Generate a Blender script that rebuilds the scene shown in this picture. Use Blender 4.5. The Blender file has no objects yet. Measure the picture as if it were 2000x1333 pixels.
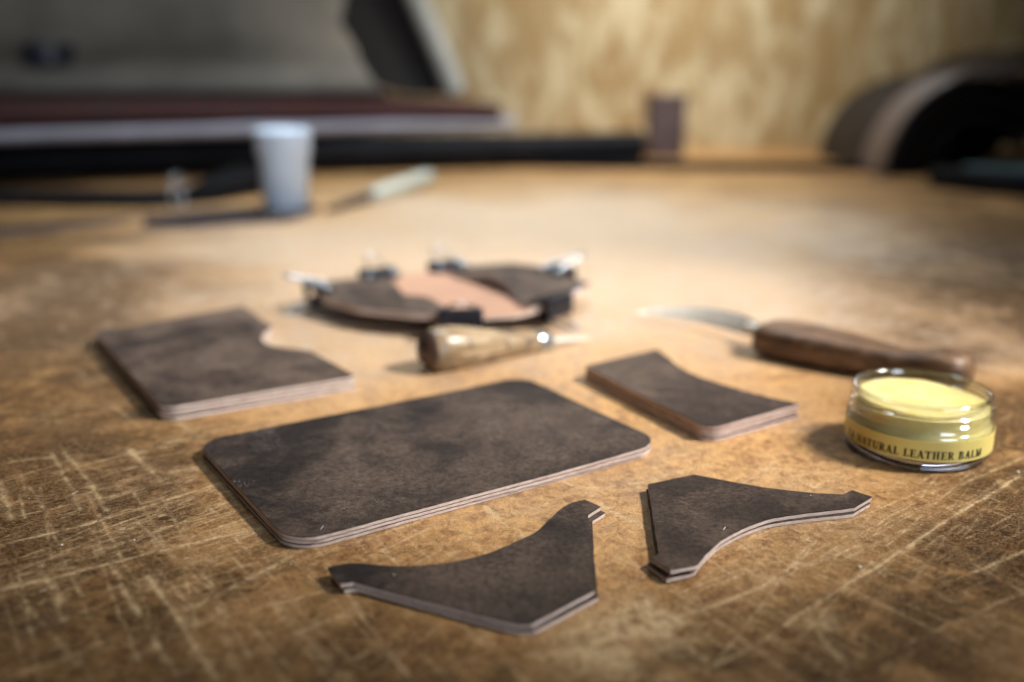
import bpy, bmesh, math, random
import numpy as np
from mathutils import Vector, Matrix, noise as mnoise
from mathutils.geometry import delaunay_2d_cdt

random.seed(7)
RNG = np.random.default_rng(11)
SC = bpy.context.scene
COL = SC.collection
R = math.radians

# ------------------------------------------------------------------ camera
cam_d = bpy.data.cameras.new('camera')
cam = bpy.data.objects.new('camera', cam_d)
COL.objects.link(cam)
cam.location = (0, 0, 0.13)
cam.rotation_euler = (R(90 - 15.43), 0, 0)
cam_d.sensor_width = 36.0
cam_d.lens = 35.0
cam_d.clip_start = 0.01
cam_d.clip_end = 50
cam_d.dof.use_dof = True
cam_d.dof.focus_distance = 0.297
cam_d.dof.aperture_fstop = 4.4
cam_d.dof.aperture_blades = 0
SC.camera = cam

# ------------------------------------------------------------------ light
world = bpy.data.worlds.new('World')
SC.world = world
world.use_nodes = True
wbg = world.node_tree.nodes['Background']
wbg.inputs[0].default_value = (1.0, 0.93, 0.86, 1)
wbg.inputs[1].default_value = 0.028


def lamp(name, kind, loc, target, energy, color, **kw):
    d = bpy.data.lights.new(name, kind)
    d.energy = energy
    d.color = color
    for k, v in kw.items():
        setattr(d, k, v)
    o = bpy.data.objects.new(name, d)
    COL.objects.link(o)
    o.location = loc
    o.rotation_euler = (Vector(target) - Vector(loc)).to_track_quat('-Z', 'Y').to_euler()
    return o


# bench lamp out on the right: short shadows to the left, lit right-hand cut edges
lamp('bench_lamp', 'SPOT', (0.84, 0.26, 0.84), (0.0, 0.465, 0.0), 124, (1.0, 0.945, 0.875),
     spot_size=R(31), spot_blend=1.0, shadow_soft_size=0.075)
# cool shop light hung over the back of the bench: the pale pool in the middle, the glints on awl and clips
lamp('shop_light', 'AREA', (-0.06, 0.95, 1.05), (-0.04, 0.90, 0.0), 3.4, (0.84, 0.93, 1.0),
     shape='RECTANGLE', size=0.6, size_y=0.25, spread=R(64))
# unseen low back light added for the pale sheen over the far bench
lamp('strip_light', 'AREA', (0.20, 1.60, 0.38), (0.02, 0.70, 0.0), .3, (0.88, 0.95, 1.0),
     shape='RECTANGLE', size=0.75, size_y=0.07, spread=R(110))
# light that washes the strand board
lamp('wall_light', 'AREA', (0.25, 1.15, 0.85), (0.22, 1.66, 0.14), 2.5, (1.0, 0.96, 0.90),
     shape='DISK', size=0.25, spread=R(76))
# unseen cool fill added behind the camera on the right: cut edges, cup front
lamp('window_light', 'AREA', (0.75, -0.85, 0.55), (-0.12, 0.95, 0.06), 1.0, (0.76, 0.87, 1.0),
     shape='RECTANGLE', size=0.6, size_y=0.5, spread=R(42))

SC.view_settings.view_transform = 'Standard'
SC.view_settings.look = 'None'
SC.view_settings.exposure = 0.0
SC.view_settings.gamma = 1.0
SC.view_settings.use_curve_mapping = False
SC.render.engine = 'CYCLES'
SC.cycles.use_denoising = True
try:
    SC.cycles.denoiser = 'OPENIMAGEDENOISE'
except Exception:
    pass
SC.cycles.max_bounces = 12
SC.cycles.transmission_bounces = 10
SC.cycles.transparent_max_bounces = 8
SC.cycles.sample_clamp_indirect = 6.0


# ------------------------------------------------------------------ material helpers
class NT:
    def __init__(self, name):
        self.m = bpy.data.materials.new(name)
        self.m.use_nodes = True
        self.t = self.m.node_tree
        self.b = self.t.nodes['Principled BSDF']

    def n(self, typ, **kw):
        nd = self.t.nodes.new('ShaderNode' + typ)
        for k, v in kw.items():
            setattr(nd, k, v)
        return nd

    def put(self, sock, v):
        if v is None:
            return
        if isinstance(v, bpy.types.NodeSocket):
            self.t.links.new(v, sock)
        else:
            if sock.type == 'RGBA' and not isinstance(v, (int, float)) and len(v) == 3:
                v = (*v, 1)
            sock.default_value = v

    def math(self, op, a, b=None, c=None, clamp=False):
        nd = self.n('Math', operation=op, use_clamp=clamp)
        for i, v in enumerate((a, b, c)):
            self.put(nd.inputs[i], v)
        return nd.outputs[0]

    def mix(self, f, a, b, mode='MIX'):
        nd = self.n('Mix', data_type='RGBA', blend_type=mode)
        self.put(nd.inputs[0], f)
        self.put(nd.inputs[6], a)
        self.put(nd.inputs[7], b)
        return nd.outputs[2]

    def noise(self, vec, scale, detail=4, rough=0.55, distort=0.0, lac=2.0):
        nd = self.n('TexNoise')
        self.put(nd.inputs['Vector'], vec)
        nd.inputs['Scale'].default_value = scale
        nd.inputs['Detail'].default_value = detail
        nd.inputs['Roughness'].default_value = rough
        nd.inputs['Distortion'].default_value = distort
        nd.inputs['Lacunarity'].default_value = lac
        return nd.outputs[0]

    def ramp(self, v, lo, hi, a=0.0, b=1.0, smooth=True):
        nd = self.n('MapRange', interpolation_type='SMOOTHSTEP' if smooth else 'LINEAR')
        self.put(nd.inputs[0], v)
        nd.inputs[1].default_value = lo
        nd.inputs[2].default_value = hi
        nd.inputs[3].default_value = a
        nd.inputs[4].default_value = b
        return nd.outputs[0]

    def mapping(self, vec, scale=(1, 1, 1), rot=(0, 0, 0), loc=(0, 0, 0)):
        nd = self.n('Mapping')
        self.put(nd.inputs[0], vec)
        nd.inputs[1].default_value = loc
        nd.inputs[2].default_value = rot
        nd.inputs[3].default_value = scale
        return nd.outputs[0]

    def coord(self, rand=True):
        tc = self.n('TexCoord').outputs['Object']
        if not rand:
            return tc
        oi = self.n('ObjectInfo')
        mul = self.math('MULTIPLY', oi.outputs['Random'], 7.3)
        cb = self.n('CombineXYZ')
        self.put(cb.inputs[0], mul)
        self.put(cb.inputs[1], self.math('MULTIPLY', mul, 1.7))
        add = self.n('VectorMath', operation='ADD')
        self.put(add.inputs[0], tc)
        self.put(add.inputs[1], cb.outputs[0])
        return add.outputs[0]

    def bump(self, h, strength=0.3, dist=0.0003):
        nd = self.n('Bump')
        nd.inputs['Strength'].default_value = strength
        nd.inputs['Distance'].default_value = dist
        self.put(nd.inputs['Height'], h)
        self.put(self.b.inputs['Normal'], nd.outputs[0])

    def set(self, **kw):
        names = dict(color='Base Color', rough='Roughness', metal='Metallic', spec='Specular IOR Level',
                     trans='Transmission Weight', ior='IOR', sss='Subsurface Weight', sssr='Subsurface Radius',
                     ssss='Subsurface Scale', coat='Coat Weight', coatr='Coat Roughness', sheen='Sheen Weight')
        for k, v in kw.items():
            self.put(self.b.inputs[names[k]], v)
        return self.m


def leather(name, base, worn, scuff, rough=0.6, scale=1.0, mott=.85, spec=0.35):
    n = NT(name)
    p = n.coord()
    big = n.noise(p, 11 * scale, 5, 0.6, 0.7)
    mid = n.noise(p, 75 * scale, 5, 0.62, 0.5)
    fine = n.noise(p, 620, 5, 0.75)
    mix = n.math('ADD', n.math('MULTIPLY', big, 0.62), n.math('MULTIPLY', mid, 0.38))
    f1 = n.ramp(mix, 0.40, 0.65)
    col = n.mix(n.math('MULTIPLY', f1, mott), base, worn)
    # pale scuffs: sparse patches broken into fine specks and short streaks
    patch = n.ramp(n.noise(p, 34 * scale, 3, 0.5, 0.8), 0.575, 0.74)
    streak = n.ramp(n.noise(n.mapping(p, (1, 0.45, 1), (0, 0, 0.6)), 1500, 3, 0.7), 0.46, 0.70)
    sc = n.math('MULTIPLY', patch, streak)
    col = n.mix(n.math('MULTIPLY', sc, 0.42), col, scuff)
    gr = n.ramp(fine, 0.32, 0.70, 0.55, 1.5)
    col = n.mix(1.0, col, n.mix(0.0, gr, gr), 'MULTIPLY')
    vor = n.n('TexVoronoi', feature='DISTANCE_TO_EDGE')
    n.put(vor.inputs['Vector'], p)
    vor.inputs['Scale'].default_value = 1250
    h = n.math('ADD', n.ramp(vor.outputs['Distance'], 0.0, 0.22), n.math('MULTIPLY', fine, 0.9))
    n.bump(h, 0.35, 0.00016)
    n.set(color=col, rough=n.ramp(mid, 0.3, 0.7, rough - 0.09, rough + 0.12), spec=spec)
    return n.m


def raw_edge(name, a, b):
    n = NT(name)
    p = n.coord()
    k = n.noise(n.mapping(p, (1, 1, 5)), 420, 5, 0.7)
    big = n.noise(p, 60, 3, 0.6)
    col = n.mix(n.ramp(k, 0.3, 0.7), a, b)
    col = n.mix(n.ramp(big, 0.52, 0.72, 0, 0.4), col, (0.26, 0.17, 0.13))
    n.bump(k, 0.6, 0.0003)
    return n.set(color=col, rough=0.85, spec=0.2)


def simple(name, color, rough=0.5, metal=0.0, var=0.25, scale=60, spec=0.5, bump=0.0):
    n = NT(name)
    p = n.coord()
    k = n.noise(p, scale, 5, 0.6)
    c2 = tuple(min(1, c * (1 + var)) for c in color)
    c1 = tuple(c * (1 - var) for c in color)
    col = n.mix(n.ramp(k, 0.35, 0.68), c1, c2)
    if bump:
        n.bump(n.noise(p, scale * 12, 4, 0.6), bump, 0.0003)
    return n.set(color=col, rough=n.ramp(k, 0.3, 0.7, max(0.02, rough - 0.06), rough + 0.08), metal=metal, spec=spec)


M = {}
M['leather'] = leather('dark_pullup_leather', (0.019, 0.0135, 0.0125), (0.112, 0.080, 0.062), (0.40, 0.35, 0.31), .60, spec=.20)
M['leather_brown'] = leather('brown_pullup_leather', (0.034, 0.023, 0.019), (0.142, 0.099, 0.074), (0.38, 0.32, 0.27), .60, spec=.20)
M['edge'] = raw_edge('raw_leather_edge', (0.72, 0.61, 0.55), (0.50, 0.39, 0.34))
M['edge_red'] = raw_edge('raw_reddish_edge', (0.66, 0.53, 0.47), (0.44, 0.31, 0.26))
M['flesh'] = raw_edge('flesh_side', (0.26, 0.17, 0.13), (0.18, 0.11, 0.085))
M['peach'] = simple('veg_tan_lining', (0.40, 0.225, 0.145), 0.65, var=0.08, scale=40, bump=0.2)
M['clip_black'] = simple('black_enamel', (0.008, 0.008, 0.014), 0.42, var=0.2, spec=.35)
M['chrome'] = simple('chrome_wire', (0.38, 0.42, 0.47), 0.30, 1.0, var=0.04)
M['steel'] = simple('blade_steel', (0.68, 0.64, 0.56), 0.40, .0, var=0.12, scale=300)


# ------------------------------------------------------------------ mesh helpers
def mesh_obj(name, verts, faces, mats, mat_idx=None, parent=None, loc=(0, 0, 0), rot=(0, 0, 0), smooth=False, flip=False):
    me = bpy.data.meshes.new(name)
    me.from_pydata([tuple(v) for v in verts], [], [tuple(f) for f in faces])
    for m in (mats if isinstance(mats, (list, tuple)) else [mats]):
        me.materials.append(m)
    if mat_idx is not None:
        me.polygons.foreach_set('material_index', list(mat_idx))
    bm = bmesh.new()
    bm.from_mesh(me)
    bmesh.ops.recalc_face_normals(bm, faces=bm.faces)
    if flip:
        bmesh.ops.reverse_faces(bm, faces=bm.faces)
    bm.to_mesh(me)
    bm.free()
    if smooth is True:
        me.polygons.foreach_set('use_smooth', [True] * len(me.polygons))
    elif smooth:
        me.polygons.foreach_set('use_smooth', [True] * len(me.polygons))
        me.set_sharp_from_angle(angle=R(smooth))
    me.update()
    o = bpy.data.objects.new(name, me)
    COL.objects.link(o)
    o.location = loc
    o.rotation_euler = rot
    if parent is not None:
        o.parent = parent
    return o


def empty(name, loc=(0, 0, 0), rot=(0, 0, 0)):
    o = bpy.data.objects.new(name, None)
    o.empty_display_size = 0.01
    COL.objects.link(o)
    o.location = loc
    o.rotation_euler = rot
    return o


def tag(o, label=None, cat=None, group=None, kind=None):
    if label:
        o['label'] = label
    if cat:
        o['category'] = cat
    if group:
        o['group'] = group
    if kind:
        o['kind'] = kind
    return o


def fillet(pts, rad, seg=7):
    """round the corners of a closed outline; rad = one radius or one per corner (0 keeps the corner)"""
    out = []
    n = len(pts)
    for i, p in enumerate(pts):
        r = rad[i] if isinstance(rad, (list, tuple)) else rad
        p = Vector(p)
        a = Vector(pts[i - 1]) - p
        b = Vector(pts[(i + 1) % n]) - p
        if r <= 0:
            out.append((p.x, p.y))
            continue
        la, lb = a.length, b.length
        a.normalize()
        b.normalize()
        ang = a.angle(b)
        if ang > R(172):
            out.append((p.x, p.y))
            continue
        t = min(r / math.tan(ang / 2), 0.48 * la, 0.48 * lb)
        rr = t * math.tan(ang / 2)
        c = p + (a + b).normalized() * (rr / math.sin(ang / 2))
        s = p + a * t - c
        e = p + b * t - c
        a0 = math.atan2(s.y, s.x)
        a1 = math.atan2(e.y, e.x)
        d = (a1 - a0 + math.pi) % (2 * math.pi) - math.pi
        for k in range(seg + 1):
            q = a0 + d * k / seg
            out.append((c.x + rr * math.cos(q), c.y + rr * math.sin(q)))
    return out


def catmull(pts, seg=5):
    P = [Vector((*p, 0)) for p in pts]
    P = [2 * P[0] - P[1]] + P + [2 * P[-1] - P[-2]]
    out = []
    for i in range(1, len(P) - 2):
        for k in range(seg):
            t = k / seg
            a, b, c, d = P[i - 1], P[i], P[i + 1], P[i + 2]
            v = 0.5 * ((2 * b) + (c - a) * t + (2 * a - 5 * b + 4 * c - d) * t * t + (3 * b - a - 3 * c + d) * t ** 3)
            out.append((v.x, v.y))
    out.append((P[-2].x, P[-2].y))
    return out


def resample(pts, step):
    out = []
    n = len(pts)
    for i in range(n):
        a = Vector(pts[i])
        b = Vector(pts[(i + 1) % n])
        k = max(1, int((b - a).length / step))
        for j in range(k):
            out.append(tuple(a.lerp(b, j / k)))
    return out


def sheet(name, outline_mm, z0, th, mats, zfun=None, grid=5.0, jitter=0.2, grain=0.3, seed=0, smooth=35):
    """a cut piece of leather: grain face, thin dark grain band on top of the raw cut edge, flesh side below. mm in, metres out"""
    rnd = random.Random(seed)
    o = resample(outline_mm, 3.0)
    area = sum(o[i - 1][0] * o[i][1] - o[i][0] * o[i - 1][1] for i in range(len(o)))
    if area < 0:
        o = o[::-1]
    n = len(o)
    jit = []
    for i, p in enumerate(o):
        q = Vector((p[0] * 0.55, p[1] * 0.55, seed * 3.1))
        jit.append((p[0] + jitter * mnoise.noise(q), p[1] + jitter * mnoise.noise(q + Vector((9, 4, 2)))))
    o = jit
    cx = sum(p[0] for p in o) / n
    cy = sum(p[1] for p in o) / n
    xs = [p[0] for p in o]
    ys = [p[1] for p in o]
    pts = [Vector(p) for p in o]
    gx = min(xs) + grid * 0.5
    while gx < max(xs):
        gy = min(ys) + grid * 0.5
        while gy < max(ys):
            q = Vector((gx + rnd.uniform(-.2, .2) * grid, gy + rnd.uniform(-.2, .2) * grid))
            if min((q - Vector(p)).length for p in o) > grid * 0.45:
                pts.append(q)
            gy += grid
        gx += grid
    v2, _, f2, ov, _, _ = delaunay_2d_cdt(pts, [], [list(range(n))], 1, 1e-5)
    idx = {}
    for k, src in enumerate(ov):
        for s in src:
            idx[s] = k
    ring = [idx[i] for i in range(n)]
    zg = zfun or (lambda x, y: 0.0)
    zf = lambda x, y: zg(x, y) + .10 * (1 + mnoise.noise(Vector((x * .045, y * .045, 5)))) + .05 * (1 + mnoise.noise(Vector((x * .13, y * .13, 8))))
    nv = len(v2)
    verts = []
    for (x, y) in v2:
        verts.append(((x - cx) / 1000, (y - cy) / 1000, (z0 + th + zf(x, y)) / 1000))
    for (x, y) in v2:
        verts.append(((x - cx) / 1000, (y - cy) / 1000, (z0 + zf(x, y)) / 1000))
    faces = [tuple(f) for f in f2] + [tuple(v + nv for v in reversed(f)) for f in f2]
    mi = [0] * len(f2) + [2] * len(f2)
    # band rows on the side
    band = []
    for i in ring:
        x, y = v2[i]
        band.append(len(verts))
        verts.append(((x - cx) / 1000, (y - cy) / 1000, (z0 + th - grain + zf(x, y)) / 1000))
    for a in range(n):
        b = (a + 1) % n
        ia, ib = ring[a], ring[b]
        faces.append((ia, band[a], band[b], ib))
        mi.append(0)
        faces.append((band[a], ia + nv, ib + nv, band[b]))
        mi.append(1)
    ob = mesh_obj(name, verts, faces, mats, mi, loc=(cx / 1000, cy / 1000, 0), smooth=smooth)
    return ob


def tube(path, rad, seg=10, closed=False, cap=True):
    """swept tube; path list of Vectors, rad float or list. returns verts, faces"""
    n = len(path)
    verts, faces = [], []
    up = None
    for i in range(n):
        a = path[i - 1] if (i > 0 or closed) else path[i]
        b = path[(i + 1) % n] if (i < n - 1 or closed) else path[i]
        t = (b - a).normalized()
        if up is None:
            up = Vector((0, 0, 1)) if abs(t.z) < 0.9 else Vector((1, 0, 0))
        s = t.cross(up).normalized()
        up = s.cross(t).normalized()
        r = rad[i] if isinstance(rad, (list, tuple)) else rad
        for k in range(seg):
            q = 2 * math.pi * k / seg
            verts.append(path[i] + (s * math.cos(q) + up * math.sin(q)) * r)
    m = n if closed else n - 1
    for i in range(m):
        for k in range(seg):
            a = i * seg + k
            b = i * seg + (k + 1) % seg
            c = ((i + 1) % n) * seg + (k + 1) % seg
            d = ((i + 1) % n) * seg + k
            faces.append((a, b, c, d))
    if cap and not closed:
        faces.append(tuple(range(seg))[::-1])
        faces.append(tuple((n - 1) * seg + k for k in range(seg)))
    return verts, faces


def lathe(profile, seg=64, closed=False):
    """profile (r, z) pairs in metres; r = 0 ends become poles"""
    verts, faces, rows = [], [], []
    for r, z in profile:
        if r < 1e-7:
            rows.append([len(verts)])
            verts.append((0, 0, z))
        else:
            rows.append(list(range(len(verts), len(verts) + seg)))
            for k in range(seg):
                q = 2 * math.pi * k / seg
                verts.append((r * math.cos(q), r * math.sin(q), z))
    pairs = list(zip(rows[:-1], rows[1:]))
    if closed:
        pairs.append((rows[-1], rows[0]))
    for A, B in pairs:
        for k in range(seg):
            j = (k + 1) % seg
            if len(A) == 1 and len(B) == 1:
                continue
            if len(A) == 1:
                faces.append((A[0], B[k], B[j]))
            elif len(B) == 1:
                faces.append((A[k], A[j], B[0]))
            else:
                faces.append((A[k], A[j], B[j], B[k]))
    return verts, faces


def loft(rings, cap=True):
    verts, faces = [], []
    s = len(rings[0])
    for r in rings:
        verts += list(r)
    for i in range(len(rings) - 1):
        for k in range(s):
            a, b = i * s + k, i * s + (k + 1) % s
            faces.append((a, b, b + s, a + s))
    if cap:
        faces.append(tuple(range(s))[::-1])
        faces.append(tuple((len(rings) - 1) * s + k for k in range(s)))
    return verts, faces


def slab(name, pts_mm, z0, z1, mat, bev=0.8, parent=None, loc=None, smooth=40):
    """prism over an outline with bevelled rims (mm)"""
    n = len(pts_mm)
    area = sum(pts_mm[i - 1][0] * pts_mm[i][1] - pts_mm[i][0] * pts_mm[i - 1][1] for i in range(n))
    if area < 0:
        pts_mm = pts_mm[::-1]
    cx = sum(p[0] for p in pts_mm) / n
    cy = sum(p[1] for p in pts_mm) / n

    def ins(d):
        out = []
        for i in range(n):
            p = Vector(pts_mm[i])
            a = (p - Vector(pts_mm[i - 1])).normalized()
            b = (Vector(pts_mm[(i + 1) % n]) - p).normalized()
            nn = Vector((-a.y - b.y, a.x + b.x))
            nn = nn.normalized() if nn.length > 1e-6 else Vector((-a.y, a.x))
            out.append(p + nn * d)
        return out
    rows = [(ins(bev), z0), (ins(0), z0 + bev), (ins(0), z1 - bev), (ins(bev * .3), z1 - bev * .3), (ins(bev), z1)]
    rings = [[Vector(((p.x - cx) / 1000, (p.y - cy) / 1000, z / 1000)) for p in r] for r, z in rows]
    v, f = loft(rings)
    return mesh_obj(name, v, f, mat, parent=parent, loc=loc or (cx / 1000, cy / 1000, 0), smooth=smooth)


# ------------------------------------------------------------------ the bench top (hardboard, cut and worn)
SCRATCH = [  # polyline in mm, width mm, strength
    ([(-144.2, 255.0), (-124.0, 269.0), (-110.4, 282.2), (-93.6, 299.5)], 1.0, .85),
    ([(-124.1, 269.7), (-104.3, 293.8)], .5, .6),
    ([(-131.8, 230.0), (-120.5, 236.6), (-109.0, 244.2), (-99.6, 251.0), (-87.7, 257.8), (-73.8, 266.0)], 1.3, .9),
    ([(-130.9, 238.0), (-117.8, 241.9)], .9, .6),
    ([(-95.4, 254.4), (-89.4, 263.6), (-77.0, 274.6)], .8, .7),
    ([(-78.9, 222.4), (-74.1, 228.7), (-69.2, 236.1), (-63.1, 243.9), (-58.1, 253.5)], 1.3, .7),
    ([(-160.4, 323.9), (-150.4, 308.8), (-138.6, 291.0), (-131.6, 278.5)], 1.0, .7),
    ([(-156.4, 325.3), (-144.3, 308.8), (-132.6, 292.2), (-122.7, 277.5)], 1.1, .8),
    ([(-134.3, 327.2), (-127.0, 317.3), (-119.7, 307.5)], 2.2, .9),
    ([(-108.4, 243.4), (-98.9, 228.7), (-89.4, 215.5), (-78.2, 198.2)], .9, .7),
    ([(-96.2, 237.5), (-91.4, 230.5), (-79.1, 213.0), (-65.5, 191.7)], 1.1, .8),
    ([(-94.3, 240.5), (-85.5, 228.7), (-79.1, 221.4)], .9, .7),
    ([(-127.4, 243.4), (-116.4, 227.7), (-109.3, 215.9)], 1.3, .6),
    ([(-122.0, 264.6), (-112.9, 249.8)], .7, .6),
    ([(-166.5, 299.9), (-149.4, 272.1)], 1.2, .5),
    ([(-174.2, 315.5), (-157.5, 320.6)], 1.0, .4),
    ([(-134.4, 304.1), (-126.2, 311.9)], 1.0, .6),
    ([(-115.6, 266.0), (-105.4, 254.4)], .7, .6),
    ([(-9.6, 282.6), (-1.4, 267.3), (3.4, 260.1)], 1.5, 1.0),
    ([(15.9, 301.6), (25.7, 287.5), (29.9, 277.8), (39.2, 267.3)], 1.1, .8),
    ([(20.7, 292.6), (42.7, 299.1), (66.0, 314.6)], 2.2, .6),
    ([(-1.4, 274.2), (13.0, 283.7)], .8, .6),
    ([(34.0, 228.2), (33.6, 214.8)], 1.8, 1.0),
    ([(33.6, 214.8), (50.8, 222.4), (64.6, 231.8), (78.2, 245.7)], 1.0, .85),
    ([(33.6, 214.8), (24.9, 205.4), (17.7, 201.6)], 3.6, .9),
    ([(33.6, 214.8), (34.2, 201.9)], 2.6, .8),
    ([(34.0, 213.6), (44.4, 199.2)], 1.0, .6),
    ([(24.1, 225.6), (29.1, 218.5)], .9, .5),
    ([(168.3, 304.9), (130.6, 272.1), (120.1, 262.3), (102.9, 246.5), (88.9, 234.5), (70.8, 218.1), (60.5, 208.0), (44.8, 195.6)], .8, 1.0),
    ([(176.7, 320.6), (144.6, 296.6)], .9, .7),
    ([(77.3, 245.7), (80.6, 243.1), (90.4, 249.8), (101.9, 256.6)], .7, .6),
    ([(71.8, 217.1), (75.0, 196.0)], .9, .5),
    ([(124.8, 244.5), (131.2, 228.7)], .8, .5),
    ([(53.0, 247.7), (58.8, 237.2)], .9, .8),
    ([(64.1, 256.6), (67.9, 243.1)], .6, .6),
    ([(-52.2, 209.1), (-38.2, 220.7)], 1.6, .5),
    ([(-143.0, 376.2), (-107.5, 331.6)], 1.4, .5),
    ([(-77.6, 376.2), (-66.9, 361.2)], 1.2, .5),
]
rr = random.Random(5)
for k in range(380):   # clusters of cuts at the left and front of the bench
    x = rr.choice((rr.gauss(-115, 38), rr.gauss(80, 55), rr.gauss(-20, 70)))
    y = rr.gauss(255, 38)
    a = rr.choice((R(38), R(38), R(-58), R(-58), R(52))) + rr.gauss(0, .08)
    ln = rr.uniform(15, 110)
    SCRATCH.append(([(x, y), (x + ln * math.cos(a), y + ln * math.sin(a))], rr.uniform(.18, .45), rr.uniform(.3, .8)))
for k in range(190):   # many faint knife cuts, most of them along the two cutting directions
    x = rr.uniform(-260, 260)
    y = rr.uniform(165, 560)
    a = rr.choice((R(35), R(35), R(-57), R(-57), R(48), R(-75))) + rr.gauss(0, .12)
    ln = rr.uniform(8, 55)
    SCRATCH.append(([(x, y), (x + ln * math.cos(a), y + ln * math.sin(a))], rr.uniform(.25, .7), rr.uniform(.15, .5)))
PALE = [(33.0, 214.0, 10, 1.5), (23, 205, 13, 1.5), (68.8, 236.1, 5, .7), (8, 262, 6, .35), (40, 296, 9, .4), (-84, 247, 4.5, .6), (76, 215, 5, .5),
        (60, 330, 18, .3), (0, 300, 20, .25), (95, 305, 14, .3), (-95, 300, 16, .25)]
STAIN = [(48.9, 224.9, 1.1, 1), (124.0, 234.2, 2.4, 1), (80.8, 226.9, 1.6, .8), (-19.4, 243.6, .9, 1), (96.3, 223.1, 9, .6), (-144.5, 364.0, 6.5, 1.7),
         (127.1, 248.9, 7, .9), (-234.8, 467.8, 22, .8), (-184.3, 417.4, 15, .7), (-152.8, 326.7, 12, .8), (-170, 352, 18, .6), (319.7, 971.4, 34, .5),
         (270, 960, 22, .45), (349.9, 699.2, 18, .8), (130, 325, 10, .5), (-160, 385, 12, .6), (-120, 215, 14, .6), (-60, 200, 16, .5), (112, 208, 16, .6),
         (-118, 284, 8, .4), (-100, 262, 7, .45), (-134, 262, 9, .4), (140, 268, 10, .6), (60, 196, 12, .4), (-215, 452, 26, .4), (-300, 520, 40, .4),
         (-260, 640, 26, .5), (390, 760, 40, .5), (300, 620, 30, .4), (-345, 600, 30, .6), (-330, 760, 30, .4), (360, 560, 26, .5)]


def axis_vals(segs):
    out = []
    for a, b, st in segs:
        n = max(1, int(round((b - a) / st)))
        out += [a + (b - a) * i / n for i in range(n)]
    out.append(segs[-1][1])
    return np.array(out)


XS = axis_vals([(-1200, -600, 30), (-600, -260, 5), (-260, -185, 1.5), (-185, 185, .55), (185, 260, 1.5), (260, 600, 5), (600, 1200, 30)])
YS = axis_vals([(60, 160, 5), (160, 185, 1.2), (185, 330, .6), (330, 430, 1.0), (430, 620, 2.4), (620, 1000, 7), (1000, 1700, 20)])
GX, GY = np.meshgrid(XS, YS)


def vnoise(x, y, seed):
    rs = np.random.default_rng(seed)
    T = rs.random((256, 256))
    xi = np.floor(x).astype(int)
    yi = np.floor(y).astype(int)
    fx = x - xi
    fy = y - yi
    fx = fx * fx * (3 - 2 * fx)
    fy = fy * fy * (3 - 2 * fy)
    g = lambda a, b: T[a % 256, b % 256]
    return (g(xi, yi) * (1 - fx) + g(xi + 1, yi) * fx) * (1 - fy) + (g(xi, yi + 1) * (1 - fx) + g(xi + 1, yi + 1) * fx) * fy


def fbm(x, y, s, seed, oct=4):
    v = 0
    a = 1
    tot = 0
    for o in range(oct):
        v = v + a * vnoise(x / s, y / s, seed + o)
        tot += a
        a *= .55
        s /= 2.03
    return v / tot


WX = GX + (fbm(GX, GY, 7, 1) - .5) * 1.1
WY = GY + (fbm(GX, GY, 7, 21) - .5) * 1.1
BREAK = fbm(GX, GY, 5.0, 41, 4)
BREAK2 = fbm(GX, GY, 1.7, 61, 3)
SCR = np.zeros_like(GX)
for pl, w, s in SCRATCH:
    for (x0, y0), (x1, y1) in zip(pl[:-1], pl[1:]):
        pad = w * 3 + 3
        i0, i1 = np.searchsorted(XS, [min(x0, x1) - pad, max(x0, x1) + pad])
        j0, j1 = np.searchsorted(YS, [min(y0, y1) - pad, max(y0, y1) + pad])
        if i1 <= i0 or j1 <= j0:
            continue
        sx, sy = WX[j0:j1, i0:i1], WY[j0:j1, i0:i1]
        dx, dy = x1 - x0, y1 - y0
        L2 = dx * dx + dy * dy
        t = np.clip(((sx - x0) * dx + (sy - y0) * dy) / L2, 0, 1)
        d = np.hypot(sx - x0 - t * dx, sy - y0 - t * dy)
        ww = w * (0.35 + 1.15 * BREAK[j0:j1, i0:i1])
        core = np.exp(-(d / (ww * .55)) ** 2) + .35 * np.exp(-(d / (ww * 1.7)) ** 2)
        brk = np.clip((BREAK[j0:j1, i0:i1] * .6 + BREAK2[j0:j1, i0:i1] * .4 - .22) / .38, 0.12, 1)
        SCR[j0:j1, i0:i1] = np.maximum(SCR[j0:j1, i0:i1], s * core * brk)
for x, y, r, s in PALE:
    d = np.hypot(WX - x, WY - y) / r
    SCR = np.maximum(SCR, s * np.exp(-d ** 2) * np.clip((BREAK - .2) / .4, 0, 1))
SCR = np.clip(SCR, 0, 1.4)
GRM = np.zeros_like(GX)
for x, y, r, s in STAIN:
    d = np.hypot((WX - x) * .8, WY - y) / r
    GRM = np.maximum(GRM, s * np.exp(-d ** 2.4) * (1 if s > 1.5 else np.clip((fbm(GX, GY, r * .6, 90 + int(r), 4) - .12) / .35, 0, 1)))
# dirty outer bench, with the corner vignette put into the same darkening
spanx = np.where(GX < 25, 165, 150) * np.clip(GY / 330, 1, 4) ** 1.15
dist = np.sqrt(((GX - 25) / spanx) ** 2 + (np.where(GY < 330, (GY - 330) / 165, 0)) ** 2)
DIRT_VIGNETTE = np.clip((dist - .45) / .40, 0, 1.15) * np.clip(fbm(GX, GY, 60, 131, 5) * 2.6 - .30, 0, 1.1)
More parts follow.
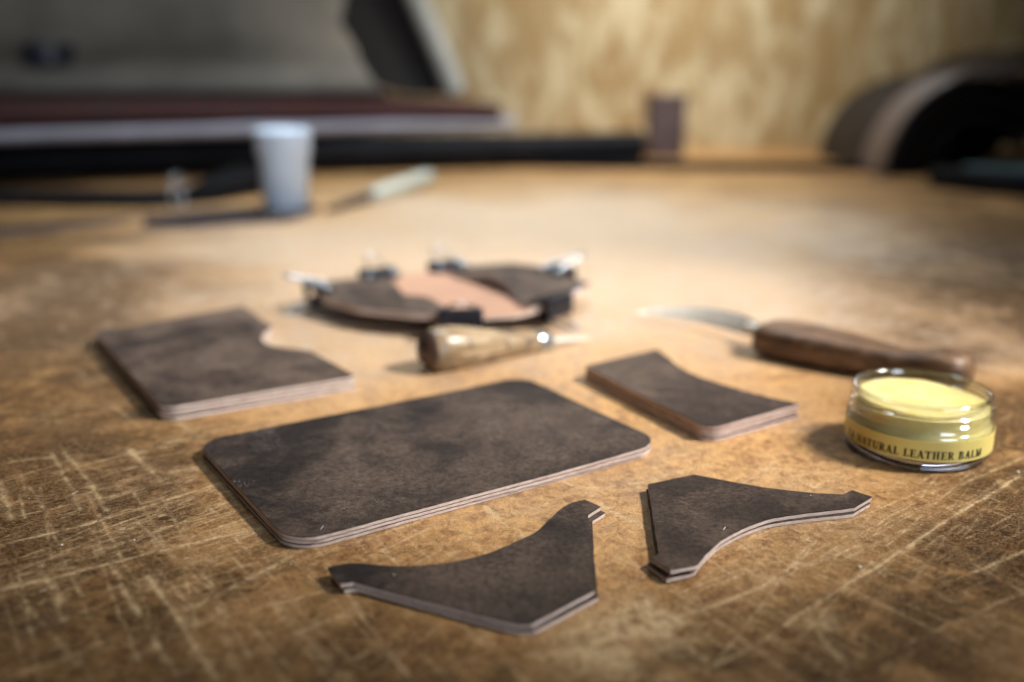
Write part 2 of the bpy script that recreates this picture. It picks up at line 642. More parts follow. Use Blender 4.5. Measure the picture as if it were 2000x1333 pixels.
# sheen of the lit middle put into the board colour as a pale tint
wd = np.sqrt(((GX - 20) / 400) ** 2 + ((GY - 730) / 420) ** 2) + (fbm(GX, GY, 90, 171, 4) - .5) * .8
PAINT_SHEEN = np.clip((1.05 - wd) / .55, 0, 1)
Zg = -0.00010 * np.clip(SCR, 0, 1)
ny, nx = GX.shape
co = np.stack([GX.ravel() / 1000, GY.ravel() / 1000, Zg.ravel()], 1)
I = np.arange(ny * nx).reshape(ny, nx)
quads = np.stack([I[:-1, :-1].ravel(), I[:-1, 1:].ravel(), I[1:, 1:].ravel(), I[1:, :-1].ravel()], 1)
me = bpy.data.meshes.new('bench_top')
me.vertices.add(len(co))
me.vertices.foreach_set('co', co.astype(np.float32).ravel())
me.loops.add(quads.size)
me.loops.foreach_set('vertex_index', quads.ravel().astype(np.int32))
me.polygons.add(len(quads))
me.polygons.foreach_set('loop_start', np.arange(0, quads.size, 4, dtype=np.int32))
me.polygons.foreach_set('use_smooth', np.ones(len(quads), dtype=bool))
for nm, arr in (('cut', SCR), ('stain', GRM), ('dirt', DIRT_VIGNETTE), ('wear', PAINT_SHEEN)):
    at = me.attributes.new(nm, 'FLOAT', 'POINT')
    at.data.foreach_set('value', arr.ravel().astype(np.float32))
me.update()
me.validate()
bench = bpy.data.objects.new('bench_top', me)
COL.objects.link(bench)
tag(bench, 'worn brown hardboard workbench top covered in knife cuts and stains', 'bench top', kind='structure')

n = NT('worn_hardboard')
p = n.coord(False)
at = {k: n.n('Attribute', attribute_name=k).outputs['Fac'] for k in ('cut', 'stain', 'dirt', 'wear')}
big = n.noise(p, 14, 5, 0.6, 0.6)
mid = n.noise(n.mapping(p, (1, 1, 1), (0, 0, .6)), 70, 6, 0.66, 0.9)
sml = n.noise(p, 250, 6, 0.72, 0.8)
fib = n.noise(n.mapping(p, (1, .45, 1), (0, 0, .5)), 560, 4, 0.75, 1.5)
fib2 = n.noise(n.mapping(p, (.45, 1, 1), (0, 0, -.3)), 430, 4, 0.7, 2.0)
tone = n.math('ADD', n.math('MULTIPLY', big, .45), n.math('MULTIPLY', mid, .55))
tone = n.math('ADD', n.math('MULTIPLY', tone, .55), n.math('MULTIPLY', sml, .45))
col = n.mix(n.ramp(tone, .37, .57), (0.165, 0.057, 0.014), (0.63, 0.355, 0.138))
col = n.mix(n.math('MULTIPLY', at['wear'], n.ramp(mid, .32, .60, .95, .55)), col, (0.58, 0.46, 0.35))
# dirty patches and the vignette darkening painted into the board
grime_vignette = n.math('ADD', n.math('MULTIPLY', at['dirt'], n.ramp(mid, .30, .62, .45, 1.15)), n.math('MULTIPLY', n.ramp(mid, .58, .76), .25), clamp=True)
col = n.mix(n.math('MULTIPLY', grime_vignette, .92, clamp=True), col, (0.036, 0.0165, 0.009))
st = n.math('MULTIPLY', at['stain'], n.ramp(sml, .3, .65, .55, 1.1), clamp=True)
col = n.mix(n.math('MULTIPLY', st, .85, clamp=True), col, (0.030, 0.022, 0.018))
# cuts expose the paler core
cut = n.math('MULTIPLY', at['cut'], n.ramp(sml, .36, .60, .30, 1.25), clamp=True)
col = n.mix(n.math('MULTIPLY', cut, .82, clamp=True), col, (0.68, 0.50, 0.29))
# wood fibres
ridge = n.math('ABSOLUTE', n.math('SUBTRACT', fib, .5))
ridge2 = n.math('ABSOLUTE', n.math('SUBTRACT', fib2, .5))
dark_f = n.ramp(ridge, 0.0, .045, 1, 0)
lite_f = n.ramp(ridge2, 0.0, .035, 1, 0)
col = n.mix(n.math('MULTIPLY', dark_f, .55), col, (0.085, 0.042, 0.018))
col = n.mix(n.math('MULTIPLY', lite_f, .38), col, (0.72, 0.47, 0.23))
h = n.math('ADD', n.math('MULTIPLY', sml, .7), n.math('SUBTRACT', n.math('MULTIPLY', lite_f, .5), n.math('MULTIPLY', dark_f, .5)))
n.bump(h, .35, .00018)
rough = n.math('ADD', n.math('ADD', n.ramp(mid, .3, .7, .36, .48), n.math('MULTIPLY', grime_vignette, .25)), n.math('MULTIPLY', cut, .25))
n.set(color=col, rough=rough, spec=n.math('ADD', n.ramp(grime_vignette, 0.0, 0.9, .18, .03), n.math('MULTIPLY', at['wear'], .16)))
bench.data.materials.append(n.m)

# ------------------------------------------------------------------ strand-board wall behind
n = NT('strand_board')
p = n.coord(False)
w1 = n.noise(n.mapping(p, (1.0, 1, .42), (0, .25, 0)), 22, 4, .6, .8)
w2 = n.noise(n.mapping(p, (1.0, 1, .5), (0, -.3, 0)), 55, 4, .6, .5)
col = n.mix(n.ramp(w1, .36, .62), (0.54, 0.46, 0.285), (0.33, 0.225, 0.095))
col = n.mix(n.ramp(w2, .55, .7, 0, .7), col, (0.19, 0.095, 0.035))
n.bump(w2, .4, .001)
n.set(color=col, rough=.65)
mesh_obj_wall = mesh_obj('wall', [(-1.2, 1.66, -.02), (1.3, 1.66, -.02), (1.3, 1.66, 1.0), (-1.2, 1.66, 1.0),
                                  (-1.2, 1.68, -.02), (1.3, 1.68, -.02), (1.3, 1.68, 1.0), (-1.2, 1.68, 1.0)],
                         [(0, 1, 2, 3), (4, 7, 6, 5), (0, 4, 5, 1), (1, 5, 6, 2), (2, 6, 7, 3), (3, 7, 4, 0)], n.m)
tag(mesh_obj_wall, 'yellowish strand board wall behind the workbench', 'wall', kind='structure')

# ------------------------------------------------------------------ cut leather panels in stacks
TH = 1.45
LM = [M['leather'], M['edge'], M['flesh']]
LB = [M['leather_brown'], M['edge'], M['flesh']]
LR = [M['leather_brown'], M['edge_red'], M['flesh']]


def shift(pts, dx, dy, rot=0.0):
    cx = sum(p[0] for p in pts) / len(pts)
    cy = sum(p[1] for p in pts) / len(pts)
    c, s = math.cos(rot), math.sin(rot)
    return [(cx + (x - cx) * c - (y - cy) * s + dx, cy + (x - cx) * s + (y - cy) * c + dy) for x, y in pts]


PANEL = fillet([(-110.2, 325.1), (-60.7, 248.3), (52.3, 323.3), (4.0, 399.0)], 10.5, 10)


def panel_curl(k):
    def f(x, y):     # right-hand corner lifts a little; plies open slightly there
        d = max(0.0, ((x - 0) * .83 + (y - 285) * .55) - 20) / 40
        return k * d * d
    return f


for i, (lab, off, cu) in enumerate((
        ('lowest sheet of the three in the big rounded rectangle stack, dark brown leather', (-.3, .5, .004), .0),
        ('middle sheet of the three in the big rounded rectangle stack, dark brown leather', (.2, .3, -.003), .38),
        ('topmost sheet of the big rounded rectangle stack, dark brown scuffed leather', (0, 0, 0), .5))):
    o = sheet('leather_cutout', shift(PANEL, *off), i * 1.27 + .02, 1.22, LM, panel_curl(cu), seed=10 + i)
    tag(o, lab, 'leather piece', 'rounded rectangular leather panels in the middle of the bench')

NOTCH = fillet([(-211.8, 480.5), (-131.9, 354.7), (-64.9, 394.6), (-90.8, 431.5)], [7, 7, 2, 3], 6)
NOTCH += [(-97.7, 434.9), (-104.0, 437.0), (-110.5, 440.5), (-115.5, 446.5), (-118.6, 454.5), (-119.6, 464.5), (-118.6, 476.2), (-144.7, 520.1)]
names = ('lowest', 'second lowest', 'second from the top', 'topmost')
for i in range(4):
    off = [(.4, -.4, .006), (-.3, -.2, -.004), (.3, -.5, .003), (0, 0, 0)][i]
    o = sheet('notched_leather', shift(NOTCH, *off), i * 1.5 + .02, TH, LB, None, seed=20 + i)
    tag(o, names[i] + ' sheet of the four brown leather sheets with a thumb notch', 'leather piece', 'notched leather pocket panels stacked on the left')

CURVE = [(65.8, 434.9)] + fillet([(30.7, 408.5), (69.8, 332.2), (109.3, 359.4)], 0)[0:0]
CURVE = fillet([(65.8, 434.9), (30.7, 408.5), (69.8, 332.2), (109.3, 359.4)], [0, 3, 6, 0], 6)
CURVE = CURVE + catmull([(109.3, 359.4), (98.6, 368.2), (87.8, 379.5), (77.6, 393.2), (71.7, 407.7), (69.0, 421.0), (65.8, 434.9)], 4)[1:-1]
for i in range(4):
    off = [(.5, -.3, -.008), (-.2, .3, .006), (.3, .1, -.004), (0, 0, 0)][i]
    o = sheet('concave_leather', shift(CURVE, *off), i * 1.5 + .02, TH, LR, None, seed=30 + i)
    tag(o, names[i] + ' of the four dark leather sheets with one concave side', 'leather piece', 'concave leather pieces stacked before the knife')

W1 = [(-48.3, 235.6), (-43.6, 238.3), (-39.8, 238.7), (-33.8, 237.9), (-27.8, 237.5), (-20.9, 238.4), (-14.3, 240.4), (-6.4, 244.6), (1.6, 252.0),
      (8.0, 259.4), (13.6, 270.8), (17.4, 275.9), (22.1, 278.6), (26.4, 273.9), (22.3, 268.7), (21.3, 248.0), (20.8, 225.1), (4.6, 209.4), (1.0, 209.3),
      (-3.9, 211.4), (-40.3, 229.0), (-43.6, 227.8)]
W2 = [(43.0, 290.8), (58.8, 298.8), (71.9, 291.7), (78.9, 288.4), (91.3, 284.6), (101.7, 282.8), (105.7, 285.8), (110.0, 280.5), (102.4, 273.5),
      (91.0, 270.9), (83.1, 268.8), (75.2, 266.0), (67.6, 261.0), (61.5, 255.6), (57.1, 250.8), (52.9, 244.6), (50.9, 241.1), (49.3, 237.7), (47.8, 236.4),
      (41.2, 233.4), (37.1, 241.4), (39.8, 243.9)]


W1 = W1[:1] + catmull(W1[1:13], 4) + W1[13:]
W2 = W2[:2] + catmull(W2[2:6], 4) + W2[6:9] + catmull(W2[9:18], 4) + W2[18:]


def w1_lift(k):
    def f(x, y):
        return k * (max(0, (y - 262) / 16) ** 2 * .5 + max(0, (-32 - x) / 16) ** 2)
    return f


def w2_lift(k):
    def f(x, y):
        return k * (max(0, (250 - y) / 14) ** 2 + .4 * max(0, (x - 88) / 20) ** 2)
    return f


for i in range(2):
    o = sheet('leather_gusset', shift(W1, *[(1.1, -.5, -.012), (0, 0, 0)][i]), i * 1.38 + .02, 1.3, LM, w1_lift((.35, .7)[i]), seed=40 + i, grid=4)
    tag(o, ('lower' if i == 0 else 'upper') + ' sheet of the nearest pair of curved dark leather gussets', 'leather piece', 'curved leather gussets in pairs')
for i in range(2):
    o = sheet('leather_gusset', shift(W2, *[(-.8, -.8, -.006), (0, 0, 0)][i]), i * 1.38 + .02, 1.3, LB, w2_lift((.25, .8)[i]), seed=50 + i, grid=4)
    tag(o, ('lower' if i == 0 else 'upper') + ' sheet of the pair of brown leather gussets in front of the balm jar', 'leather piece', 'curved leather gussets in pairs')

# ------------------------------------------------------------------ the clipped wallet
ZB = 8.9
case = empty('clipped_wallet', (-.035, .54, 0))
tag(case, 'unfinished leather wallet with peach lining and brown pockets held by clips', 'wallet')
BASE = [(-114.2, 551.6), (-72.1, 572.9), (-40.4, 594.3), (0.0, 610.5), (18.8, 597.4), (44.8, 550.2), (24.0, 506.0), (2.6, 481.5), (-25.2, 475.2),
        (-50.8, 479.4), (-77.8, 490.2), (-100.4, 514.3)]
FL = [(-114.0, 551.2), (-92.0, 562.5), (-72.3, 572.2), (-63.7, 540.8), (-57.2, 517.1), (-45.7, 507.8), (-35.8, 494.4), (-29.7, 476.4), (-51.0, 479.8),
      (-77.7, 490.5), (-100.0, 514.5)]
FR = [(-41.4, 593.6), (-25.0, 600.2), (-10.7, 605.5), (0.0, 609.9), (18.4, 596.9), (44.3, 550.0), (23.8, 506.4), (7.7, 487.6), (4.0, 501.5), (-2.8, 526.3),
      (-15.9, 550.4), (-32.6, 570.2)]
for nm, pl, z, mats, sd in (('back_panel', BASE, ZB, [M['peach'], M['edge'], M['flesh']], 60),
                            ('pocket', FL, ZB + 1.6, LB, 61), ('pocket', FR, ZB + 1.6, LB, 62)):
    lift = {60: None, 61: lambda x, y: 2.2 * math.exp(-((x + 48) ** 2 / 160 + (y - 503) ** 2 / 200)),
            62: lambda x, y: 5.5 * math.exp(-((x + 4) ** 2 / 420 + (y - 548) ** 2 / 700))}[sd]
    o = sheet(nm, fillet(pl, 5, 4), z, 1.5, mats, lift, seed=sd, grid=5)
    o.parent = case
    o.matrix_parent_inverse = case.matrix_world.inverted() if False else Matrix.Translation((.035, -.54, 0))


def make_clip():
    """small black binder clip with two chrome wire handles; outward = +x, clamps at the origin"""
    root = empty('binder_clip')
    t = 1.95
    sec = [(-7.5, t), (-6, t + .25), (3.6, 5.6), (4.8, 5.4), (5.3, 4.5), (5.3, -4.5), (4.8, -5.4), (3.6, -5.6), (-6, -t - .25), (-7.5, -t)]
    nn = len(sec)
    outer, inner = [], []
    for i, (x, z) in enumerate(sec):
        a = Vector(sec[max(0, i - 1)])
        b = Vector(sec[min(nn - 1, i + 1)])
        d = (b - a).normalized()
        nrm = Vector((-d.y, d.x))
        outer.append((x + nrm.x * .25, z + nrm.y * .25))
        inner.append((x - nrm.x * .25, z - nrm.y * .25))
    loop = outer + inner[::-1]
    rings = []
    for y in (-11.0, 11.0):
        rings.append([Vector((x / 1000, y / 1000, z / 1000)) for x, z in loop])
    v, f = loft(rings, cap=False)
    m = len(loop)
    for r0 in (0, m):
        for i in range(nn - 1):
            f.append((r0 + i, r0 + i + 1, r0 + m - 2 - i, r0 + m - 1 - i))
    # rolled lips that hold the wire
    for s in (1, -1):
        for ya, yb in ((-11, -5.5), (5.5, 11)):
            tv, tf = tube([Vector((-.0078, ya / 1000, s * (t + .6) / 1000)), Vector((-.0078, yb / 1000, s * (t + .6) / 1000))], .0009, 8)
            b0 = len(v)
            v += tv
            f += [tuple(q + b0 for q in ff) for ff in tf]
    mesh_obj('body', v, f, M['clip_black'], parent=root, smooth=30)
    for s in (1, -1):
        sl = .30
        pl = [(-7.8, 5.4), (-7.8, 7.6), (-5, 7.6), (4, 5.6), (11, 4.0), (14.6, 3.6), (16.0, 2.8), (16.6, 1.6), (16.8, 0)]
        pl = pl + [(x, -y) for x, y in pl[-2::-1]]
        path = [Vector((x, y, s * (t + .7 + (.6 if x > -6 else 0) + (x + 7.8) * sl + (.35 if x > -6 else 0)))) / 1000 for x, y in pl]
        tv, tf = tube(path, .00062, 8)
        mesh_obj('handle', tv, tf, M['chrome'], parent=root, smooth=True)
    return root


def copy_tree(o):
    c = o.copy()
    COL.objects.link(c)
    for ch in o.children:
        d = ch.copy()
        COL.objects.link(d)
        d.parent = c
    return c


clip0 = make_clip()
CLIPS = [((-107.3, 533.0), (-.94, -.35), 'binder clip on the left end of the wallet, chrome handle lying over it'),
         ((-77.5, 570.2), (-.46, .89), 'binder clip on the far edge of the wallet nearest its left corner'),
         ((-39.0, 594.5), (-.52, .85), 'binder clip on the far edge of the wallet next to the peach lining'),
         ((27.5, 581.0), (.87, .48), 'binder clip on the far right edge of the wallet with two bright handles'),
         ((21.0, 502.5), (.80, -.60), 'binder clip on the near right corner of the wallet beyond the awl tip'),
         ((-25.2, 475.6), (.02, -1), 'binder clip on the near edge of the wallet right behind the awl handle')]
for i, (pt, d, lab) in enumerate(CLIPS):
    c = clip0 if i == 0 else copy_tree(clip0)
    c.location = (pt[0] / 1000, pt[1] / 1000, (ZB + 1.55) / 1000)
    c.rotation_euler = (0, 0, math.atan2(d[1], d[0]))
    tag(c, lab, 'binder clip', 'black binder clips around the wallet')

# ------------------------------------------------------------------ awl
n = NT('worn_varnished_wood')
p = n.coord()
g = n.noise(n.mapping(p, (.25, 1, 1)), 260, 5, .65, .6)
b_ = n.noise(p, 90, 4, .6, .8)
col = n.mix(n.ramp(g, .35, .65), (0.20, 0.125, 0.06), (0.40, 0.30, 0.18))
col = n.mix(n.ramp(b_, .47, .62, 0, .85), col, (0.085, 0.06, 0.04))
n.set(color=col, rough=n.ramp(b_, .3, .7, .30, .46), spec=.5, coat=.2, coatr=.3)
M['awl_wood'] = n.m
M['dark_wood_end'] = simple('dark_wood', (0.055, 0.03, 0.02), .35, var=.4, scale=200)
A0 = Vector((-.0345, .4215, .0099))
A1 = Vector((.0385, .4724, .0010))
ax = (A1 - A0)
L = ax.length
awl = empty('awl', A0)
awl.rotation_euler = ax.to_track_quat('X', 'Z').to_euler()
tag(awl, 'short awl with worn wooden handle lying in front of the wallet', 'awl')
# along +x from the butt; A0 sits 5 mm behind the butt's widest ring
prof = [(-.0072, 0), (-.0068, .0034), (-.0052, .0064), (-.0026, .0086), (.002, .0100), (.008, .0102), (.014, .0097), (.022, .0086), (.032, .0072),
        (.042, .0060), (.050, .0052), (.056, .0047), (.0575, .0044), (.0577, 0)]


def xlathe(pr, seg=40):
    v, f = lathe([(r, x) for x, r in pr], seg)
    return [(z, x, y) for x, y, z in v], f


v, f = xlathe(prof)
ids = [1 if sum(v[q][0] for q in ff) / len(ff) < -.0005 else 0 for ff in f]  # shaded side of the butt end put into the wood colour
mesh_obj('handle', v, f, [M['awl_wood'], M['dark_wood_end']], ids, parent=awl, smooth=50)
v, f = xlathe([(.0555, .0051), (.0562, .0053), (.0620, .0050), (.0640, .0044), (.0646, .0030), (.0646, 0)])
mesh_obj('ferrule', v, f, M['chrome'], parent=awl, smooth=35)
v, f = xlathe([(.0640, .0014), (.072, .0013), (.082, .0010), (L + .0005, .0003), (L + .001, 0)], 14)
mesh_obj('spike', v, f, M['steel'], parent=awl, smooth=True)

# ------------------------------------------------------------------ curved knife
n = NT('walnut_handle')
p = n.coord()
g = n.noise(n.mapping(p, (.18, 1, 1)), 210, 6, .65, .7)
col = n.mix(n.ramp(g, .36, .66), (0.060, 0.030, 0.016), (0.20, 0.115, 0.062))
n.bump(g, .3, .0004)
n.set(color=col, rough=.46, spec=.4)
M['walnut'] = n.m
K0 = Vector((.1195, .4530, 0))
K1 = Vector((.1860, .3905, 0))
kd = (K1 - K0)
KL = kd.length
kn = empty('curved_knife', K0)
kn.rotation_euler = (0, 0, math.atan2(kd.y, kd.x))
tag(kn, 'leather knife with curved steel blade and thick dark wooden handle behind the balm jar', 'knife')
rings = []
for x, hw, ht, cz in ((-.003, .0045, .0030, .0075), (-.0015, .0100, .0058, .0076), (.002, .0132, .0072, .0078), (.010, .0145, .0078, .0080), (.024, .0142, .0078, .0080),
                      (.040, .0125, .0076, .0078), (.054, .0102, .0070, .0072), (.064, .0088, .0066, .0068), (.074, .0092, .0072, .0074), (.081, .0108, .0084, .0086),
                      (.0885, .0104, .0082, .0086), (.0925, .0076, .0062, .0086), (.094, .0035, .0028, .0086)):
    ring = []
    for k in range(28):
        q = 2 * math.pi * k / 28
        cq, sq = math.cos(q), math.sin(q)
        e = 2 / 3.2
        ring.append(Vector((x, hw * math.copysign(abs(cq) ** e, cq), cz + ht * math.copysign(abs(sq) ** e, sq))))
    rings.append(ring)
v, f = loft(rings)
ids = [0] * len(f)
mesh_obj('handle', v, f, M['walnut'], parent=kn, smooth=55)
# blade: bent strip, world points of its spine then local
SP = [(118.5, 455.5, 8.5), (112, 470, 8.6), (104.5, 482, 8.3), (95, 493.5, 7.8), (84, 501, 7.0), (74, 504.5, 6.2), (64.5, 505.0, 5.6)]
wid = [3.0, 5.0, 5.0, 4.4, 3.5, 2.3, .5]
Pc = catmull([(a, b) for a, b, c in SP], 4)
zz = np.interp(np.linspace(0, 1, len(Pc)), np.linspace(0, 1, 7), [c for a, b, c in SP])
ww = np.interp(np.linspace(0, 1, len(Pc)), np.linspace(0, 1, 7), wid)
rings = []
inv = Matrix.Rotation(-kn.rotation_euler.z, 4, 'Z') @ Matrix.Translation(-K0)
for i, q in enumerate(Pc):
    a = Vector(Pc[max(0, i - 1)])
    b = Vector(Pc[min(len(Pc) - 1, i + 1)])
    t = (b - a).normalized()
    side = Vector((-t.y, t.x, 0))          # towards the camera side / far side
    tilt = (side * math.cos(R(52)) * -1 + Vector((0, 0, 1)) * math.sin(R(52)))
    nrm = Vector((t.x, t.y, 0)).cross(tilt).normalized()
    c = Vector((q[0], q[1], zz[i]))
    w = ww[i]
    ring = [c + tilt * w + nrm * .45, c + tilt * w - nrm * .45, c - tilt * w * .7 - nrm * .35, c - tilt * w, c - tilt * w * .7 + nrm * .35]
    rings.append([inv @ (x / 1000) for x in ring])
v, f = loft(rings)
mesh_obj('blade', v, f, M['steel'], parent=kn, smooth=30)
v, f = tube([inv @ (Vector((119.5, 453.5, 8.0)) / 1000), inv @ (Vector((113.8, 464.5, 8.3)) / 1000)], [.0036, .0026], 12)
mesh_obj('bolster', v, f, M['steel'], parent=kn, smooth=40)

# ------------------------------------------------------------------ balm jar
JX, JY = .1428, .3297
jar = empty('balm_jar', (JX, JY, 0))
jar.scale = (.925, .925, 1)
tag(jar, 'open glass jar of yellow leather balm with a yellow lettered label', 'jar')
n = NT('clear_jar_glass')      # thin clear wall: Fresnel reflection over a clear, faintly green pass-through
lw = n.n('LayerWeight')
fac = n.math('ADD', n.math('MULTIPLY', n.math('POWER', lw.outputs['Facing'], 3.2), .80), .06, clamp=True)
tr = n.n('BsdfTransparent')
tr.inputs[0].default_value = (0.982, 0.99, 0.984, 1)
gl = n.n('BsdfGlossy')
gl.inputs['Roughness'].default_value = 0.08
mx = n.n('MixShader')
n.t.links.new(fac, mx.inputs[0])
n.t.links.new(tr.outputs[0], mx.inputs[1])
n.t.links.new(gl.outputs[0], mx.inputs[2])
n.t.links.new(mx.outputs[0], n.t.nodes['Material Output'].inputs['Surface'])
M['glass'] = n.m
n = NT('thick_base_glass')
n.set(color=(0.62, 0.70, 0.95), rough=0.03, trans=1.0, ior=1.5)  # blue glint of the base painted into the glass tint
M['base_glass'] = n.m
v, f = lathe([(0, .0012), (.0170, .0010), (.0205, .0004), (.0225, 0), (.0245, .0005), (.0256, .0016), (.0261, .0034), (.0261, .0041), (0, .0041)], 96)
mesh_obj('glass_base', v, f, M['base_glass'], parent=jar, smooth=40)
outer = [(.0256, .0043), (.0262, .0046), (.0262, .0114), (.0260, .0121), (.0254, .0126),
         (.0250, .0129), (.0248, .0135), (.0248, .0146), (.0256, .0150), (.0256, .0153), (.0248, .0159), (.0248, .0172), (.0256, .0176), (.0256, .0179), (.0248, .0185),
         (.0248, .0210), (.0246, .0217), (.0241, .0221)]
inner = [(.0234, .0221), (.0230, .0216), (.0229, .0182), (.0242, .0176), (.0243, .0136), (.0252, .0124), (.0258, .0116), (.0258, .0048), (.0254, .0044)]
v, f = lathe(outer + inner, 96, closed=True)
mesh_obj('glass', v, f, M['glass'], parent=jar, smooth=50)
v, f = lathe([(.0238 + .0010 * math.cos(q), .0219 + .0008 * math.sin(q)) for q in [2 * math.pi * k / 12 for k in range(12)]], 96, closed=True)
n = NT('rim_glass')
n.set(color=(0.90, 0.96, 0.92), rough=0.04, trans=1.0, ior=1.5)
mesh_obj('rim', v, f, M['glass'], parent=jar, smooth=True)
n = NT('yellow_balm')
p = n.coord()
k = n.noise(p, 120, 4, .6)
col = n.mix(n.ramp(k, .35, .7), (0.74, 0.60, 0.22), (0.79, 0.69, 0.33))
n.bump(n.noise(p, 260, 3, .5), .25, .0006)
n.set(color=col, rough=.42, sss=.35, sssr=(.004, .003, .001), ssss=1.0)
M['balm'] = n.m
prof = [(0, .0046), (.0240, .0046), (.0254, .0049), (.0256, .0061), (.0256, .0114), (.0250, .0122), (.0241, .0134), (.0241, .0173), (.0228, .0180)]
v, f = lathe(prof + [(.0227, .0187), (.0220, .0191), (.0190, .0194), (.0150, .0196), (.0110, .0197), (.0060, .0198), (0, .0198)], 72)
vv = []
for x, y, z in v:
    if z > .0182:      # worn unevenly by a finger, with a scooped hollow
        z += .0008 * (x * -.6 + y * .2) / .02 - .0016 * math.exp(-(((x - .012) ** 2 + (y - .008) ** 2) / .00006)) + .0002 * mnoise.noise(Vector((x * 300, y * 300, 0)))
    vv.append((x, y, z))
mesh_obj('balm', vv, f, M['balm'], parent=jar, smooth=60)
# paper label round the lower glass
M['label'] = simple('yellow_label', (0.76, 0.62, 0.19), .45, var=.06, scale=50)
v, f = lathe([(.02625, .0042), (.02640, .0042), (.02640, .0112), (.02625, .0112)], 96, closed=True)
lab = mesh_obj('label', v, f, M['label'], parent=jar, smooth=40)
# serif capitals drawn as strokes in a unit-high box: rectangles as (x0, y0, x1, y1) or slanted bars as 4 points
TK, TN, SR = .24, .10, .085


def bar(x0, y0, x1, y1, w):
    return [(x0 - w / 2, y0), (x0 + w / 2, y0), (x1 + w / 2, y1), (x1 - w / 2, y1)]


def rect(x0, y0, x1, y1):
    return [(x0, y0), (x1, y0), (x1, y1), (x0, y1)]


def serif(x, y, w=.36):
    return rect(x - w / 2, y, x + w / 2, y + SR)


def arc(cx, cy, rx, ry, a0, a1, w0, w1, seg=10):
    out = []
    for k in range(seg):
        p = []
        for kk in (k, k + 1):
            q = R(a0 + (a1 - a0) * kk / seg)
            w = w0 + (w1 - w0) * abs(math.cos(q))
            p.append(((cx + rx * math.cos(q), cy + ry * math.sin(q)), (cx + (rx - w) * math.cos(q), cy + (ry - w * .7) * math.sin(q))))
        out.append([p[0][0], p[1][0], p[1][1], p[0][1]])
    return out


GL = {
    'L': (.72, [rect(.14, 0, .14 + TK, 1), serif(.26, .915), rect(.02, 0, .72, SR), bar(.68, .0, .70, .30, .07)]),
    'A': (.88, [bar(.16, 0, .44, 1, TN), bar(.70, 0, .44, 1, TK), rect(.24, .30, .62, .39), serif(.14, 0, .28), serif(.72, 0, .34)]),
    'N': (.92, [rect(.14, 0, .14 + TN, 1), rect(.72, 0, .72 + TN, 1), bar(.74, 0, .20, 1, TK), serif(.18, 0, .32), serif(.12, .915, .28), serif(.77, .915, .30)]),
    'T': (.80, [rect(.28, 0, .28 + TK, 1), rect(.02, .915, .78, 1), serif(.40, 0), bar(.05, .72, .04, 1, .07), bar(.75, .72, .76, 1, .07)]),
    'U': (.90, [rect(.13, .28, .13 + TK, 1), rect(.70, .28, .70 + TN, 1), serif(.25, .915), serif(.75, .915, .30)] + arc(.465, .30, .335, .32, 180, 360, TN, TK)),
    'R': (.90, [rect(.14, 0, .14 + TK, 1), serif(.26, .0), rect(.02, .915, .40, 1), rect(.38, .915, .50, 1), rect(.38, .46, .50, .54), bar(.78, 0, .46, .48, TK), serif(.80, 0, .26)]
          + arc(.46, .73, .30, .27, -90, 90, TN, TK)),
    'E': (.80, [rect(.14, 0, .14 + TK, 1), rect(.02, 0, .74, SR), rect(.02, .915, .72, 1), rect(.38, .46, .58, .54), bar(.71, 0, .73, .28, .07), bar(.69, .74, .69, 1, .07), bar(.58, .36, .58, .64, .06)]),
    'H': (.98, [rect(.14, 0, .14 + TK, 1), rect(.62, 0, .62 + TK, 1), rect(.38, .46, .62, .55), serif(.26, 0), serif(.26, .915), serif(.74, 0), serif(.74, .915)]),
    'B': (.86, [rect(.14, 0, .14 + TK, 1), rect(.02, .915, .50, 1), rect(.02, 0, .50, SR), rect(.38, .47, .50, .54)] + arc(.46, .75, .26, .25, -90, 90, TN, TK) + arc(.46, .27, .32, .27, -90, 90, TN, TK)),
    'M': (1.10, [rect(.14, 0, .14 + TN, 1), rect(.78, 0, .78 + TK, 1), bar(.50, 0, .24, 1, TK), bar(.50, 0, .84, 1, TN), serif(.18, 0, .30), serif(.90, 0), serif(.14, .915, .28), serif(.92, .915, .34)]),
    ' ': (.42, []),
}
text = 'LA NATURAL LEATHER BALM'
hgt = .0027
tot = sum(GL[c][0] + .06 for c in text)
a_left, a_right = R(-64), R(56)
rad = .02647
wid_s = (a_right - a_left) * rad / tot       # metres of arc per unit width
front = math.atan2(-JY, -JX)                  # direction from the jar to the camera
pen = 0.0
tv, tf = [], []
for c in text:
    w, polys = GL[c]
    for li, pg in enumerate(polys):
        b0 = len(tv)
        dr = 0.00002 * (li % 5)
        for px, py in pg:
            a = front + a_left + (pen + px) * wid_s / rad
            tv.append(((rad + dr) * math.cos(a), (rad + dr) * math.sin(a), .0052 + py * hgt))
        tf.append(tuple(range(b0, b0 + len(pg))))
    pen += w + .06
M['ink'] = simple('black_ink', (0.012, 0.011, 0.010), .5, var=.2)
mesh_obj('lettering', tv, tf, M['ink'], parent=lab)

